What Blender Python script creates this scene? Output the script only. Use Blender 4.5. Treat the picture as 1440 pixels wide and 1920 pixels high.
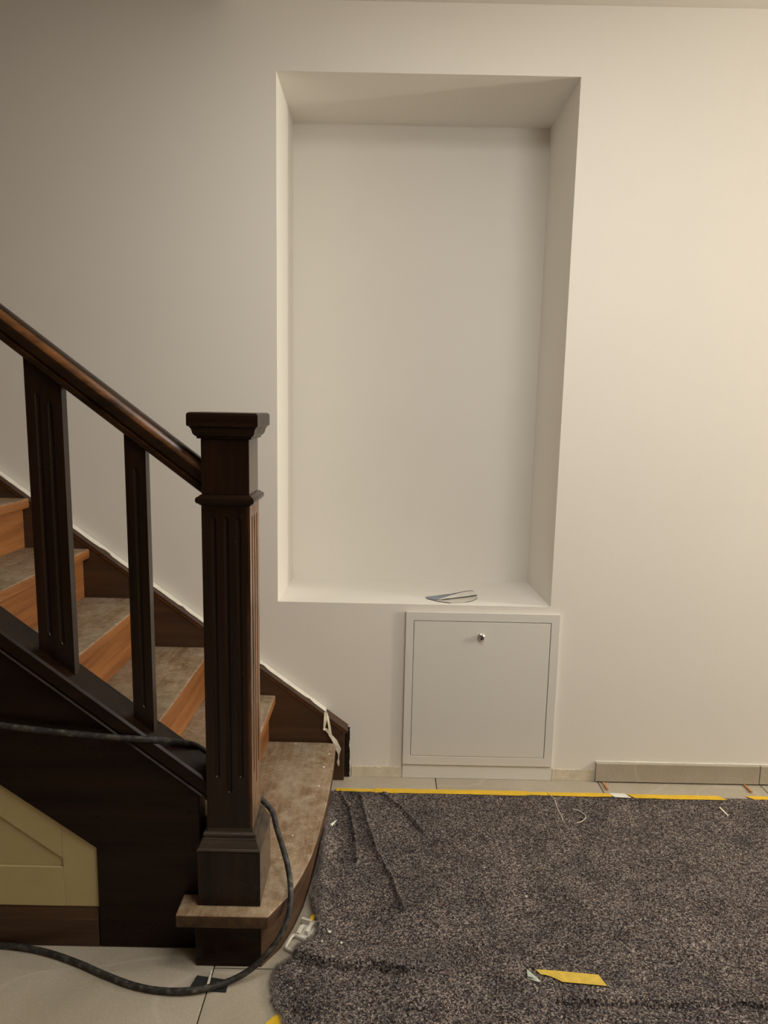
import bpy, bmesh, math, random
import numpy as np
from mathutils import Vector, Matrix
for o in list(bpy.data.objects): bpy.data.objects.remove(o, do_unlink=True)
scene = bpy.context.scene
COL = scene.collection
rng = random.Random(7)
nrng = np.random.default_rng(11)

# ------------------------------------------------------------------ camera
FPX = 1300.0
PITCH = math.atan(FPX / 8622.0)
ROLL = math.atan(173.0 / 8620.0)
cd = bpy.data.cameras.new('camera'); cam = bpy.data.objects.new('camera', cd); COL.objects.link(cam)
cd.sensor_fit = 'VERTICAL'; cd.sensor_height = 24.0; cd.lens = 24.0 * FPX / 1920.0
cd.clip_start = 0.02
fwd = Vector((0, math.cos(PITCH), -math.sin(PITCH))); up0 = Vector((0, math.sin(PITCH), math.cos(PITCH))); r0 = Vector((1, 0, 0))
rv = r0 * math.cos(ROLL) + up0 * math.sin(ROLL); uv = -r0 * math.sin(ROLL) + up0 * math.cos(ROLL)
M = Matrix.Identity(4)
for i in range(3): M[i][0] = rv[i]; M[i][1] = uv[i]; M[i][2] = -fwd[i]
M.translation = Vector((0, -2.4, 1.355))
cam.matrix_world = M
scene.camera = cam

# ------------------------------------------------------------------ world, lamp, added fill lights, exposure
w = bpy.data.worlds.new('world'); scene.world = w; w.use_nodes = True
w.node_tree.nodes['Background'].inputs['Color'].default_value = (1.0, 0.93, 0.84, 1)
w.node_tree.nodes['Background'].inputs['Strength'].default_value = 0.02
def lamp(name, kind, loc, power, color, size, rot=(0, 0, 0), size_y=None):
    l = bpy.data.lights.new(name, kind); l.energy = power; l.color = color
    if kind == 'AREA':
        l.shape = 'RECTANGLE'; l.size = size; l.size_y = size_y or size
    else: l.shadow_soft_size = size
    o = bpy.data.objects.new(name, l); o.location = loc; o.rotation_euler = rot; COL.objects.link(o); return o
lamp('wall_lamp_light', 'POINT', (3.9, -0.90, 1.8), 122, (1.0, 0.965, 0.875), 0.04)
lamp('fill_point_light', 'POINT', (1.0, -2.0, 2.25), 35, (1.0, 0.982, 0.935), 0.3)  # added unseen fill for wall and niche, no pendant known here
lamp('fill_area_light', 'AREA', (0.3, -1.3, 2.6), 15, (1.0, 0.982, 0.935), 0.8)  # added unseen fill from above, no ceiling fitting known
vs = scene.view_settings
vs.view_transform = 'Standard'; vs.look = 'None'; vs.exposure = 0.0; vs.gamma = 1.0; vs.use_curve_mapping = False

# ------------------------------------------------------------------ helpers
def tag(o, label=None, cat=None, group=None, kind=None):
    if label: o['label'] = label
    if cat: o['category'] = cat
    if group: o['group'] = group
    if kind: o['kind'] = kind
    return o
def root(name, loc, label=None, cat=None, group=None, kind=None):
    o = bpy.data.objects.new(name, None); o.location = loc; o.empty_display_size = 0.05
    COL.objects.link(o); return tag(o, label, cat, group, kind)
def wloc(o):
    v = Vector(o.location)
    if o.parent: v = v + wloc(o.parent)
    return v
def link(name, me, mats, parent=None):
    """mesh in world coordinates; origin moves to the centre of its base"""
    if not isinstance(mats, (list, tuple)): mats = [mats]
    for m in mats: me.materials.append(m)
    n = len(me.vertices); co = np.empty(n * 3, np.float32); me.vertices.foreach_get('co', co); co = co.reshape(-1, 3)
    lo = co.min(0); hi = co.max(0); org = np.array([(lo[0] + hi[0]) / 2, (lo[1] + hi[1]) / 2, lo[2]], np.float32)
    me.vertices.foreach_set('co', (co - org).ravel()); me.update()
    o = bpy.data.objects.new(name, me); COL.objects.link(o)
    if parent is not None:
        o.parent = parent; o.location = Vector(org.tolist()) - wloc(parent)
    else: o.location = Vector(org.tolist())
    return o
def fin(bm, name, mats, parent=None, smooth=None, bevel=0.0, seg=2, mat_fn=None):
    bmesh.ops.recalc_face_normals(bm, faces=bm.faces)
    if bevel > 0:
        es = [e for e in bm.edges if len(e.link_faces) == 2 and e.calc_face_angle(0) > 0.45]
        bmesh.ops.bevel(bm, geom=es, offset=bevel, segments=seg, profile=0.5, affect='EDGES', clamp_overlap=True)
    bm.normal_update()
    if mat_fn:
        for f in bm.faces: f.material_index = mat_fn(f)
    me = bpy.data.meshes.new(name)
    if smooth is not None:
        for f in bm.faces: f.smooth = True
        for e in bm.edges:
            if len(e.link_faces) != 2 or e.calc_face_angle(0) > smooth: e.smooth = False
    bm.to_mesh(me); bm.free()
    return link(name, me, mats, parent)
def box(bm, x0, x1, y0, y1, z0, z1):
    c = [(x0, y0, z0), (x1, y0, z0), (x1, y1, z0), (x0, y1, z0), (x0, y0, z1), (x1, y0, z1), (x1, y1, z1), (x0, y1, z1)]
    v = [bm.verts.new(p) for p in c]
    for f in ((0, 3, 2, 1), (4, 5, 6, 7), (0, 1, 5, 4), (1, 2, 6, 5), (2, 3, 7, 6), (3, 0, 4, 7)): bm.faces.new([v[i] for i in f])
def boxo(name, dims, mats, parent=None, bevel=0.0, seg=2, smooth=None, mat_fn=None):
    bm = bmesh.new(); box(bm, *dims); return fin(bm, name, mats, parent, smooth, bevel, seg, mat_fn)
def prism(bm, pts, axis, a, b):
    """polygon pts (2D) extruded along axis: 'y' -> pts are (x,z); 'z' -> (x,y); 'x' -> (y,z)"""
    def P(p, t): return (p[0], t, p[1]) if axis == 'y' else ((p[0], p[1], t) if axis == 'z' else (t, p[0], p[1]))
    A = [bm.verts.new(P(p, a)) for p in pts]; B = [bm.verts.new(P(p, b)) for p in pts]
    bm.faces.new(A); bm.faces.new(list(reversed(B)))
    n = len(pts)
    for i in range(n): bm.faces.new([A[i], B[i], B[(i + 1) % n], A[(i + 1) % n]])
def prismo(name, pts, axis, a, b, mats, parent=None, bevel=0.0, seg=2, smooth=None, mat_fn=None):
    bm = bmesh.new(); prism(bm, pts, axis, a, b); return fin(bm, name, mats, parent, smooth, bevel, seg, mat_fn)
def sqlathe(bm, prof, cx, cy):
    """square turned profile [(half,z)...] from bottom to top"""
    rings = []
    for h, z in prof: rings.append([bm.verts.new((cx + sx * h, cy + sy * h, z)) for sx, sy in ((-1, -1), (1, -1), (1, 1), (-1, 1))])
    bm.faces.new(list(reversed(rings[0]))); bm.faces.new(rings[-1])
    for A, B in zip(rings, rings[1:]):
        for i in range(4): bm.faces.new([A[i], A[(i + 1) % 4], B[(i + 1) % 4], B[i]])
def sweep(bm, path, prof_fn, closed_ends=True):
    """path: list of (pos, right, up) frames; prof: list of (a,b)"""
    rings = []
    for pos, rt, upv in path: rings.append([bm.verts.new(pos + rt * a + upv * b) for a, b in prof_fn])
    n = len(prof_fn)
    for A, B in zip(rings, rings[1:]):
        for i in range(n): bm.faces.new([A[i], A[(i + 1) % n], B[(i + 1) % n], B[i]])
    if closed_ends: bm.faces.new(list(reversed(rings[0]))); bm.faces.new(rings[-1])
def catmull(pts, per=8):
    P = [Vector(p) for p in pts]; P = [P[0] * 2 - P[1]] + P + [P[-1] * 2 - P[-2]]; out = []
    for i in range(1, len(P) - 2):
        for k in range(per):
            t = k / per; a, b, c, d = P[i - 1], P[i], P[i + 1], P[i + 2]
            out.append(0.5 * ((2 * b) + (c - a) * t + (2 * a - 5 * b + 4 * c - d) * t * t + (3 * b - a - 3 * c + d) * t ** 3))
    out.append(P[-2]); return out
def tube(bm, pts, rad, n=12, rad_fn=None):
    pts = [Vector(p) for p in pts]; prev = None; rings = []
    for i, p in enumerate(pts):
        t = (pts[min(i + 1, len(pts) - 1)] - pts[max(i - 1, 0)]).normalized()
        if prev is None:
            s = t.cross(Vector((0, 0, 1)))
            if s.length < 1e-4: s = Vector((1, 0, 0))
        else: s = prev - t * prev.dot(t)
        s.normalize(); u = s.cross(t); prev = s
        r = rad_fn(i / (len(pts) - 1)) if rad_fn else rad
        rings.append([bm.verts.new(p + (s * math.cos(2 * math.pi * k / n) + u * math.sin(2 * math.pi * k / n)) * r) for k in range(n)])
    for A, B in zip(rings, rings[1:]):
        for k in range(n): bm.faces.new([A[k], A[(k + 1) % n], B[(k + 1) % n], B[k]])
    bm.faces.new(list(reversed(rings[0]))); bm.faces.new(rings[-1])
def ribbon(name, pts, width_dirs, mats, parent=None, thick=0.0004, ws=1.0):
    """pts centre line, width_dirs half-width vectors; a thin solid ribbon"""
    bm = bmesh.new(); P = [Vector(p) for p in pts]; W = [Vector(d) * ws for d in width_dirs]
    rings = []
    for i, (p, d) in enumerate(zip(P, W)):
        t = (P[min(i + 1, len(P) - 1)] - P[max(i - 1, 0)])
        n = t.cross(d); n = n.normalized() * thick if n.length > 1e-9 else Vector((0, 0, thick))
        rings.append([bm.verts.new(q) for q in (p - d - n, p + d - n, p + d + n, p - d + n)])
    for A, B in zip(rings, rings[1:]):
        for k in range(4): bm.faces.new([A[k], A[(k + 1) % 4], B[(k + 1) % 4], B[k]])
    bm.faces.new(rings[0]); bm.faces.new(rings[-1])
    return fin(bm, name, mats, parent)

# ------------------------------------------------------------------ materials
def new_mat(name, rough=0.6, spec=0.5):
    m = bpy.data.materials.new(name); m.use_nodes = True; nt = m.node_tree; b = nt.nodes['Principled BSDF']
    b.inputs['Roughness'].default_value = rough; b.inputs['Specular IOR Level'].default_value = spec
    return m, nt, b
def coords(nt, scale=(1, 1, 1), rnd=True):
    tc = nt.nodes.new('ShaderNodeTexCoord'); mp = nt.nodes.new('ShaderNodeMapping'); mp.inputs['Scale'].default_value = scale
    nt.links.new(tc.outputs['Object'], mp.inputs['Vector'])
    if rnd:
        oi = nt.nodes.new('ShaderNodeObjectInfo'); mu = nt.nodes.new('ShaderNodeMath'); mu.operation = 'MULTIPLY'; mu.inputs[1].default_value = 13.7
        nt.links.new(oi.outputs['Random'], mu.inputs[0]); nt.links.new(mu.outputs[0], mp.inputs['Location'])
    return mp.outputs['Vector']
def noise(nt, vec, scale, detail=4, rough=0.6, dist=0.0):
    n = nt.nodes.new('ShaderNodeTexNoise'); n.inputs['Scale'].default_value = scale; n.inputs['Detail'].default_value = detail
    n.inputs['Roughness'].default_value = rough; n.inputs['Distortion'].default_value = dist
    nt.links.new(vec, n.inputs['Vector']); return n.outputs['Fac']
def ramp(nt, fac, stops):
    r = nt.nodes.new('ShaderNodeValToRGB'); e = r.color_ramp.elements
    while len(e) < len(stops): e.new(0.5)
    for el, (p, c) in zip(e, stops):
        el.position = p; el.color = (*c, 1) if len(c) == 3 else c
    nt.links.new(fac, r.inputs['Fac']); return r.outputs['Color']
def mixc(nt, fac, a, b, mode='MIX'):
    m = nt.nodes.new('ShaderNodeMix'); m.data_type = 'RGBA'; m.blend_type = mode
    for s, v in ((m.inputs[0], fac), (m.inputs[6], a), (m.inputs[7], b)):
        if isinstance(v, (int, float)): s.default_value = v
        elif isinstance(v, tuple): s.default_value = (*v, 1)
        else: nt.links.new(v, s)
    return m.outputs[2]
def bump(nt, b, h, strength=0.3, dist=0.001):
    n = nt.nodes.new('ShaderNodeBump'); n.inputs['Strength'].default_value = strength; n.inputs['Distance'].default_value = dist
    nt.links.new(h, n.inputs['Height']); nt.links.new(n.outputs['Normal'], b.inputs['Normal'])
def plaster(name, c, bumpd=0.0008, bs=0.35):
    m, nt, b = new_mat(name, 0.75, 0.25); v = coords(nt, rnd=False)
    big = noise(nt, v, 1.3, 3, 0.5)
    col = ramp(nt, big, [(0.3, tuple(x * 0.97 for x in c)), (0.7, c)])
    nt.links.new(col, b.inputs['Base Color'])
    f = noise(nt, v, 160, 5, 0.7); bump(nt, b, f, bs, bumpd); return m
M_wall = plaster('wall_paint', (0.82, 0.775, 0.70))
M_ceil = plaster('ceiling_paint', (0.80, 0.76, 0.69), 0.0005, 0.2)
M_niche = plaster('niche_paint', (0.87, 0.83, 0.76), 0.0004, 0.2)
M_lowbounce = plaster('dark_low_bounce', (0.22, 0.15, 0.09))  # invented dark finish on unseen walls, added to cut bounce light
M_sheet = plaster('white_coated_sheet', (0.74, 0.71, 0.65), 0.0002, 0.1)
M_sheet.node_tree.nodes['Principled BSDF'].inputs['Roughness'].default_value = 0.42
def wood(name, c1, c2, rough, axis, dust=0.0, dustc=(0.35, 0.29, 0.22), bs=0.15, spec=0.4, sheen=0.0):
    m, nt, b = new_mat(name, rough, spec)
    sc = {'z': (30, 30, 1.6), 'x': (1.6, 30, 30), 'y': (30, 1.6, 30)}[axis]
    v = coords(nt, sc); v2 = coords(nt, (1, 1, 1))
    g = noise(nt, v, 1.0, 6, 0.65, 0.4)
    col = ramp(nt, g, [(0.3, c1), (0.72, c2)])
    sp = noise(nt, v2, 70, 5, 0.75); spm = ramp(nt, sp, [(0.66, (0, 0, 0)), (0.80, (1, 1, 1))])
    bl = noise(nt, v2, 6, 4, 0.6); blm = ramp(nt, bl, [(0.35, (0, 0, 0)), (0.75, (1, 1, 1))])
    k = mixc(nt, 1.0, spm, blm, 'MULTIPLY')
    kk = mixc(nt, 1.0, k, (dust, dust, dust), 'MULTIPLY')
    col = mixc(nt, kk, col, dustc)
    nt.links.new(col, b.inputs['Base Color'])
    rr = ramp(nt, bl, [(0.3, (rough * 0.85,) * 3), (0.7, (min(1, rough * 1.3),) * 3)]); nt.links.new(rr, b.inputs['Roughness'])
    b.inputs['Sheen Weight'].default_value = sheen; b.inputs['Sheen Roughness'].default_value = 0.35; b.inputs['Sheen Tint'].default_value = (1.0, 0.78, 0.58, 1)
    bump(nt, b, g, bs, 0.0006); return m
DK1, DK2 = (0.0065, 0.0032, 0.0018), (0.026, 0.0115, 0.0055)
M_dark_z = wood('dark_stained_wood_upright', DK1, DK2, 0.22, 'z', 0.3, spec=0.25, sheen=0.22)
M_dark_x = wood('dark_stained_wood_lengthwise', DK1, DK2, 0.28, 'x', 0.3, spec=0.16, sheen=0.02)
M_string = wood('dark_string_wood', (0.040, 0.020, 0.010), (0.085, 0.042, 0.020), 0.45, 'x', 0.5, (0.3, 0.22, 0.15))
M_rail = wood('handrail_worn_wood', (0.009, 0.005, 0.003), (0.035, 0.016, 0.007), 0.30, 'x', 0.3)
M_edge = wood('worn_orange_wood', (0.17, 0.055, 0.015), (0.44, 0.185, 0.058), 0.45, 'y', 0.6, (0.55, 0.42, 0.28))
M_dustwood = wood('dusty_moulding_wood', (0.02, 0.013, 0.008), (0.085, 0.06, 0.042), 0.5, 'x', 0.9, (0.5, 0.43, 0.34))
M_edge1 = wood('worn_brown_wood', (0.035, 0.017, 0.008), (0.12, 0.062, 0.028), 0.55, 'y', 0.35, (0.36, 0.28, 0.19))
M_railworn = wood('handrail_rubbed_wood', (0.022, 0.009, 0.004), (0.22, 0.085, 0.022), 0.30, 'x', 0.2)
M_bare = wood('bare_timber', (0.42, 0.31, 0.18), (0.62, 0.50, 0.34), 0.7, 'x', 0.4)
M_wedge = wood('wedge_timber', (0.45, 0.2, 0.07), (0.62, 0.3, 0.12), 0.7, 'y', 0.2)
M_shaft = wood('dark_shaft_wood', DK1, DK2, 0.22, 'z', 0.3, spec=0.25, sheen=0.22)
def add_wear(m, axis, lo, hi, colour):
    nt = m.node_tree; b = nt.nodes['Principled BSDF']; old = b.inputs['Base Color'].links[0].from_socket
    tc = nt.nodes.new('ShaderNodeTexCoord'); sx = nt.nodes.new('ShaderNodeSeparateXYZ'); nt.links.new(tc.outputs['Object'], sx.inputs[0])
    mr = nt.nodes.new('ShaderNodeMapRange'); mr.inputs[1].default_value = lo; mr.inputs[2].default_value = hi; nt.links.new(sx.outputs[axis], mr.inputs[0])
    n = noise(nt, coords(nt, (60, 60, 3), False), 1.0, 5, 0.7); nm = ramp(nt, n, [(0.38, (0, 0, 0)), (0.62, (1, 1, 1))])
    f = mixc(nt, 1.0, mr.outputs[0], nm, 'MULTIPLY'); nt.links.new(mixc(nt, f, old, colour), b.inputs['Base Color'])
add_wear(M_shaft, 0, 0.044, 0.056, (0.20, 0.085, 0.032))
def tread_mat():
    m, nt, b = new_mat('dusty_tread_wood', 0.8, 0.2); v = coords(nt, (55, 5, 55)); u = coords(nt, (1, 1, 1))
    g = noise(nt, v, 1.0, 8, 0.75, 0.6); col = ramp(nt, g, [(0.28, (0.11, 0.062, 0.030)), (0.5, (0.23, 0.145, 0.078)), (0.75, (0.37, 0.26, 0.155))])
    d = noise(nt, u, 7, 10, 0.78, 0.3); dm = ramp(nt, d, [(0.45, (0.05,) * 3), (0.62, (0.75,) * 3)])
    col = mixc(nt, dm, col, (0.42, 0.34, 0.25))
    d2 = noise(nt, u, 30, 8, 0.8); dm2 = ramp(nt, d2, [(0.50, (0, 0, 0)), (0.66, (0.6,) * 3)])
    col = mixc(nt, dm2, col, (0.50, 0.42, 0.31))
    s = noise(nt, u, 150, 4, 0.8); sm = ramp(nt, s, [(0.66, (0, 0, 0)), (0.74, (0.9,) * 3)])
    col = mixc(nt, sm, col, (0.66, 0.59, 0.48))
    k = noise(nt, u, 110, 4, 0.8); km = ramp(nt, k, [(0.30, (0.85,) * 3), (0.38, (0, 0, 0))])
    col = mixc(nt, km, col, (0.06, 0.033, 0.016))
    nt.links.new(col, b.inputs['Base Color']); bump(nt, b, s, 0.35, 0.001); return m
M_tread = tread_mat()
def tile_mat(name='stone_look_tile', k=1.0):
    m, nt, b = new_mat(name, 0.42, 0.4); u = coords(nt, (1, 1, 1)); v = coords(nt, (2.2, 3.6, 2.2))
    a = noise(nt, u, 3.5, 6, 0.6, 0.6)
    col = ramp(nt, a, [(0.3, tuple(x * k for x in (0.40, 0.345, 0.265))), (0.7, tuple(x * k for x in (0.52, 0.46, 0.365)))])
    f = noise(nt, u, 180, 4, 0.7); fm = ramp(nt, f, [(0.35, (0.86,) * 3), (0.65, (1, 1, 1))])
    col = mixc(nt, 1.0, col, fm, 'MULTIPLY')
    vn = noise(nt, v, 0.8, 1, 0.4, 0.3); vm = ramp(nt, vn, [(0.492, (0, 0, 0)), (0.5, (0.22,) * 3), (0.508, (0, 0, 0))])
    col = mixc(nt, vm, col, (0.66 * k, 0.61 * k, 0.53 * k))
    nt.links.new(col, b.inputs['Base Color']); bump(nt, b, f, 0.12, 0.0005); return m
M_tile = tile_mat()
M_skirt = tile_mat('skirting_tile_stone', 0.95)
def flat(name, c, rough=0.6, spec=0.4, var=0.12, scale=40, metal=0.0):
    m, nt, b = new_mat(name, rough, spec); v = coords(nt)
    n = noise(nt, v, scale, 4, 0.6)
    nt.links.new(ramp(nt, n, [(0.3, tuple(x * (1 - var) for x in c)), (0.7, tuple(min(1, x * (1 + var)) for x in c))]), b.inputs['Base Color'])
    b.inputs['Metallic'].default_value = metal; bump(nt, b, n, 0.1, 0.0004); return m
M_grout = flat('dark_open_joint', (0.035, 0.03, 0.025), 0.9)
M_cream = flat('cream_panel_paint', (0.50, 0.41, 0.205), 0.5, 0.4, 0.06, 8)
M_tape = flat('yellow_tape', (0.80, 0.50, 0.03), 0.5, 0.4, 0.08, 30)
M_tape2 = flat('dull_yellow_tape', (0.62, 0.43, 0.07), 0.6, 0.3, 0.14, 60)
M_white = flat('white_plastic', (0.66, 0.62, 0.54), 0.45, 0.4, 0.06)
M_paper = flat('white_paper', (0.78, 0.75, 0.68), 0.7, 0.2, 0.05)
M_peel = flat('cream_tape', (0.74, 0.68, 0.54), 0.6, 0.3, 0.06)
M_green = flat('grey_green_paper', (0.47, 0.52, 0.44), 0.7, 0.2, 0.08)
M_blue = flat('blue_grey_plastic', (0.24, 0.27, 0.33), 0.5, 0.4, 0.12, 90)
M_black = flat('black_shim_plastic', (0.028, 0.027, 0.026), 0.4, 0.4, 0.2)
M_gapshade = flat('dark_gap_shade', (0.02, 0.014, 0.009), 0.9, 0.1, 0.5, 120)  # shade of narrow gaps put into the colour
M_chrome = flat('chrome', (0.75, 0.73, 0.7), 0.12, 0.5, 0.02, 10, 1.0)
M_slot = flat('lock_barrel', (0.05, 0.045, 0.04), 0.35, 0.5, 0.1, 10, 0.6)
M_seam = flat('scraped_plaster', (0.66, 0.58, 0.45), 0.8, 0.2, 0.14, 25)
M_fill = flat('pale_filler', (0.72, 0.69, 0.61), 0.8, 0.2, 0.08, 60)
def cable_mat():
    m, nt, b = new_mat('dusty_black_rubber', 0.6, 0.4); v = coords(nt)
    n = noise(nt, v, 60, 5, 0.7); col = ramp(nt, n, [(0.45, (0.020, 0.018, 0.016)), (0.62, (0.075, 0.068, 0.055)), (0.78, (0.24, 0.22, 0.18))])
    nt.links.new(col, b.inputs['Base Color']); bump(nt, b, n, 0.3, 0.001); return m
M_cable = cable_mat()
def fleece_mat():
    m, nt, b = new_mat('recycled_fibre_felt', 0.95, 0.1); v = coords(nt, rnd=False)
    vo = nt.nodes.new('ShaderNodeTexVoronoi'); vo.inputs['Scale'].default_value = 300; vo.inputs['Randomness'].default_value = 1
    nt.links.new(v, vo.inputs['Vector'])
    sx = nt.nodes.new('ShaderNodeSeparateColor'); nt.links.new(vo.outputs['Color'], sx.inputs[0])
    col = ramp(nt, sx.outputs[0], [(0.0, (0.010, 0.008, 0.009)), (0.30, (0.060, 0.050, 0.052)), (0.58, (0.15, 0.128, 0.126)), (0.82, (0.31, 0.27, 0.25)), (1.0, (0.60, 0.54, 0.48))])
    n = noise(nt, v, 9, 5, 0.65); nm = ramp(nt, n, [(0.3, (0.45, 0.44, 0.46)), (0.7, (1.25, 1.19, 1.14))])
    col = mixc(nt, 1.0, col, nm, 'MULTIPLY')
    nt.links.new(col, b.inputs['Base Color'])
    f = noise(nt, v, 260, 4, 0.8); bump(nt, b, f, 0.9, 0.004); return m
M_fleece = fleece_mat()
def fibre_mat():
    m, nt, b = new_mat('felt_fibres', 0.95, 0.1)
    a = nt.nodes.new('ShaderNodeAttribute'); a.attribute_name = 'fibre_colour'; nt.links.new(a.outputs['Color'], b.inputs['Base Color']); return m
M_fibre = fibre_mat()

# ------------------------------------------------------------------ the setting
XR, XL, YB, ZC, ZU = 4.4, -2.4, -4.8, 2.62, 4.6
NX0, NX1, NZ0, NZ1, ND = -0.373, 0.602, 0.662, 2.412, 0.415
bm = bmesh.new()     # back wall with the niche opening
g = [[bm.verts.new((x, 0, z)) for z in (0, NZ0, NZ1, ZU)] for x in (XL, NX0, NX1, XR)]
for i in range(3):
    for j in range(3):
        if i == 1 and j == 1: continue
        bm.faces.new([g[i][j], g[i + 1][j], g[i + 1][j + 1], g[i][j + 1]])
# thickness behind the opening so the reveal edge is solid
for f in bm.faces: f.normal_update()
wb = fin(bm, 'wall_back', M_wall); tag(wb, kind='structure')
for p in wb.data.polygons:
    if p.normal.y > 0: wb.data.flip_normals(); break
NZB = 0.646          # sill falls a little towards the back
def quad(name, pts, mat, parent, kind=None):
    bm = bmesh.new(); bm.faces.new([bm.verts.new(p) for p in pts]); me = bpy.data.meshes.new(name); bm.to_mesh(me); bm.free()
    o = link(name, me, mat, parent); return tag(o, kind=kind)
nb = root('wall_niche', (0.1145, 0.2, NZ0), kind='structure')
def slab(name, a, n):   # quad a with thickness along n
    bm = bmesh.new(); A = [bm.verts.new(p) for p in a]; B = [bm.verts.new(Vector(p) + Vector(n) + Vector((0, 0.004 if p[1] < 0.001 else 0, 0))) for p in a]
    bm.faces.new(A); bm.faces.new(B[::-1])
    for i in range(4): bm.faces.new([A[i], B[i], B[(i + 1) % 4], A[(i + 1) % 4]])
    return fin(bm, name, M_niche, nb)
slab('back_panel', [(NX0, ND, NZB), (NX1, ND, NZB), (NX1, ND, NZ1), (NX0, ND, NZ1)], (0, 0.02, 0))
slab('side_reveal', [(NX0, 0, NZ0), (NX0, ND, NZB), (NX0, ND, NZ1), (NX0, 0, NZ1)], (-0.02, 0, 0))
slab('side_reveal', [(NX1, 0, NZ0), (NX1, ND, NZB), (NX1, ND, NZ1), (NX1, 0, NZ1)], (0.02, 0, 0))
slab('sill_reveal', [(NX0, 0, NZ0), (NX1, 0, NZ0), (NX1, ND, NZB), (NX0, ND, NZB)], (0, 0, -0.02))
slab('head_reveal', [(NX0, 0, NZ1), (NX1, 0, NZ1), (NX1, ND, NZ1), (NX0, ND, NZ1)], (0, 0, 0.02))
XCE = -0.537         # the ceiling stops here, the stairwell is open above
tag(boxo('ceiling', (XCE, XR, YB, 0, ZC, ZC + 0.28), M_ceil), kind='structure')
tag(boxo('wall_right', (XR, XR + 0.1, YB, 0.0, 0, ZC), M_wall), kind='structure')
tag(boxo('wall_left', (XL - 0.1, XL, YB, 0.0, 0, ZU), M_lowbounce), kind='structure')
tag(boxo('wall_front', (XL, XR, YB - 0.1, YB, 0, ZU), M_lowbounce), kind='structure')
tag(boxo('ceiling_stairwell', (XL, XCE + 0.3, YB, 0.0, ZU, ZU + 0.1), M_ceil), kind='structure')
fl = tag(boxo('floor', (XL, XR, YB, 0.0, -0.05, -0.004), M_grout), kind='structure')
JX0, JY0, TS, JG = -0.391, -0.90, 0.601, 0.0016
tile_mesh = None
for i in range(-4, 9):
    for j in range(-8, 3):
        x0, x1 = JX0 + i * TS, JX0 + (i + 1) * TS; jo = 0.3 if i % 2 else 0.0; y0, y1 = JY0 + jo + j * TS, JY0 + jo + (j + 1) * TS
        cx0, cx1, cy0, cy1 = max(x0, XL), min(x1, XR), max(y0, YB), min(y1, -0.0005)
        if cx1 - cx0 < 0.03 or cy1 - cy0 < 0.03: continue
        full = cx0 == x0 and cx1 == x1 and cy0 == y0 and cy1 == y1
        if full and tile_mesh:
            o = bpy.data.objects.new('tile', tile_mesh); COL.objects.link(o); o.parent = fl
            o.location = Vector(((x0 + x1) / 2, (y0 + y1) / 2, -0.0038)) - wloc(fl)
        else:
            o = boxo('tile', (cx0 + JG, cx1 - JG, cy0 + JG, cy1 - (JG if cy1 < -0.01 else 0), -0.0038, 0), M_tile, fl, 0.0006, 1)
            if full: tile_mesh = o.data
# bare strips along the foot of the wall where the old skirting was
def rough_strip(name, x0, x1, h, mat):
    n = 26; top = [(x0 + (x1 - x0) * k / n, h + rng.uniform(-0.0025, 0.0025)) for k in range(n + 1)]
    return tag(prismo(name, [(x0, 0.0005), (x1, 0.0005)] + top[::-1], 'y', -0.0035, 0.001, mat), kind='structure')
rough_strip('trim_1', -0.100, 0.082, 0.040, M_seam)
rough_strip('trim_2', 0.642, 0.796, 0.044, M_seam)
# stone skirting still loose on wedges
bs = root('baseboard_right', (1.4, -0.008, 0), kind='structure')
boxo('tile', (0.800, 1.4025, -0.015, -0.003, 0.0055, 0.0755), M_skirt, bs, 0.0008, 1)
boxo('tile', (1.4055, 2.006, -0.015, -0.003, 0.0065, 0.0765), M_skirt, bs, 0.0008, 1)
boxo('tile', (2.009, 2.609, -0.015, -0.003, 0.0055, 0.0755), M_skirt, bs, 0.0008, 1)
n = 40; ed = [(0.80 + 1.81 * k / n, -0.0035 - rng.uniform(0, 0.002)) for k in range(n + 1)]
prismo('filler_strip', [(0.80, 0), (2.609, 0)] + ed[::-1], 'z', 0.008, 0.079, M_fill, bs)

# ------------------------------------------------------------------ staircase
st = root('staircase', (-0.9, -0.43, 0), 'dark wooden staircase with fluted square newel post, climbing to the left against the wall', 'staircase')
ZT = [0, 0.153, 0.326, 0.500, 0.675, 0.849, 1.022, 1.196, 1.370, 1.544]
XN = [0, -0.155, -0.376, -0.597, -0.819, -1.022, -1.222, -1.442, -1.662, -1.882]
TH = 0.034
# first step: bullnose tread
arc = [(-0.157, -0.06), (-0.154, -0.14), (-0.153, -0.25), (-0.154, -0.36), (-0.157, -0.45), (-0.162, -0.53), (-0.168, -0.61), (-0.177, -0.69), (-0.193, -0.765), (-0.216, -0.84), (-0.2565, -0.916)]
corner = [(-0.215, -0.0445), (-0.185, -0.0455), (-0.166, -0.051)]
out1 = corner + arc + [(-0.477, -0.916), (-0.477, -0.8425), (-0.4335, -0.8425), (-0.4335, -0.784), (-0.425, -0.784), (-0.425, -0.0445)]
top_or_edge = lambda f: 0 if f.normal.z > 0.6 else 1
prismo('tread', out1, 'z', ZT[1] - TH, ZT[1], [M_tread, M_edge1], st, 0.006, 3, 0.6, top_or_edge)
ins = 0.022
riser_out = [(-0.178, -0.0445)] + [(x - ins, y) for x, y in arc[1:-2]] + [(-0.239, -0.836), (-0.277, -0.895)]
riser_in = [(-0.305, -0.872), (-0.26, -0.82), (-0.222, -0.69), (-0.205, -0.53), (-0.20, -0.25), (-0.20, -0.0445)]
prismo('riser', riser_out + riser_in, 'z', 0.0005, ZT[1] - TH - 0.0003, M_edge1, st, 0.0, 1, 0.6)
boxo('riser_front', (-0.436, -0.278, -0.895, -0.8425, 0.0005, ZT[1] - TH - 0.0003), M_dark_x, st, 0.002, 1)
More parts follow.
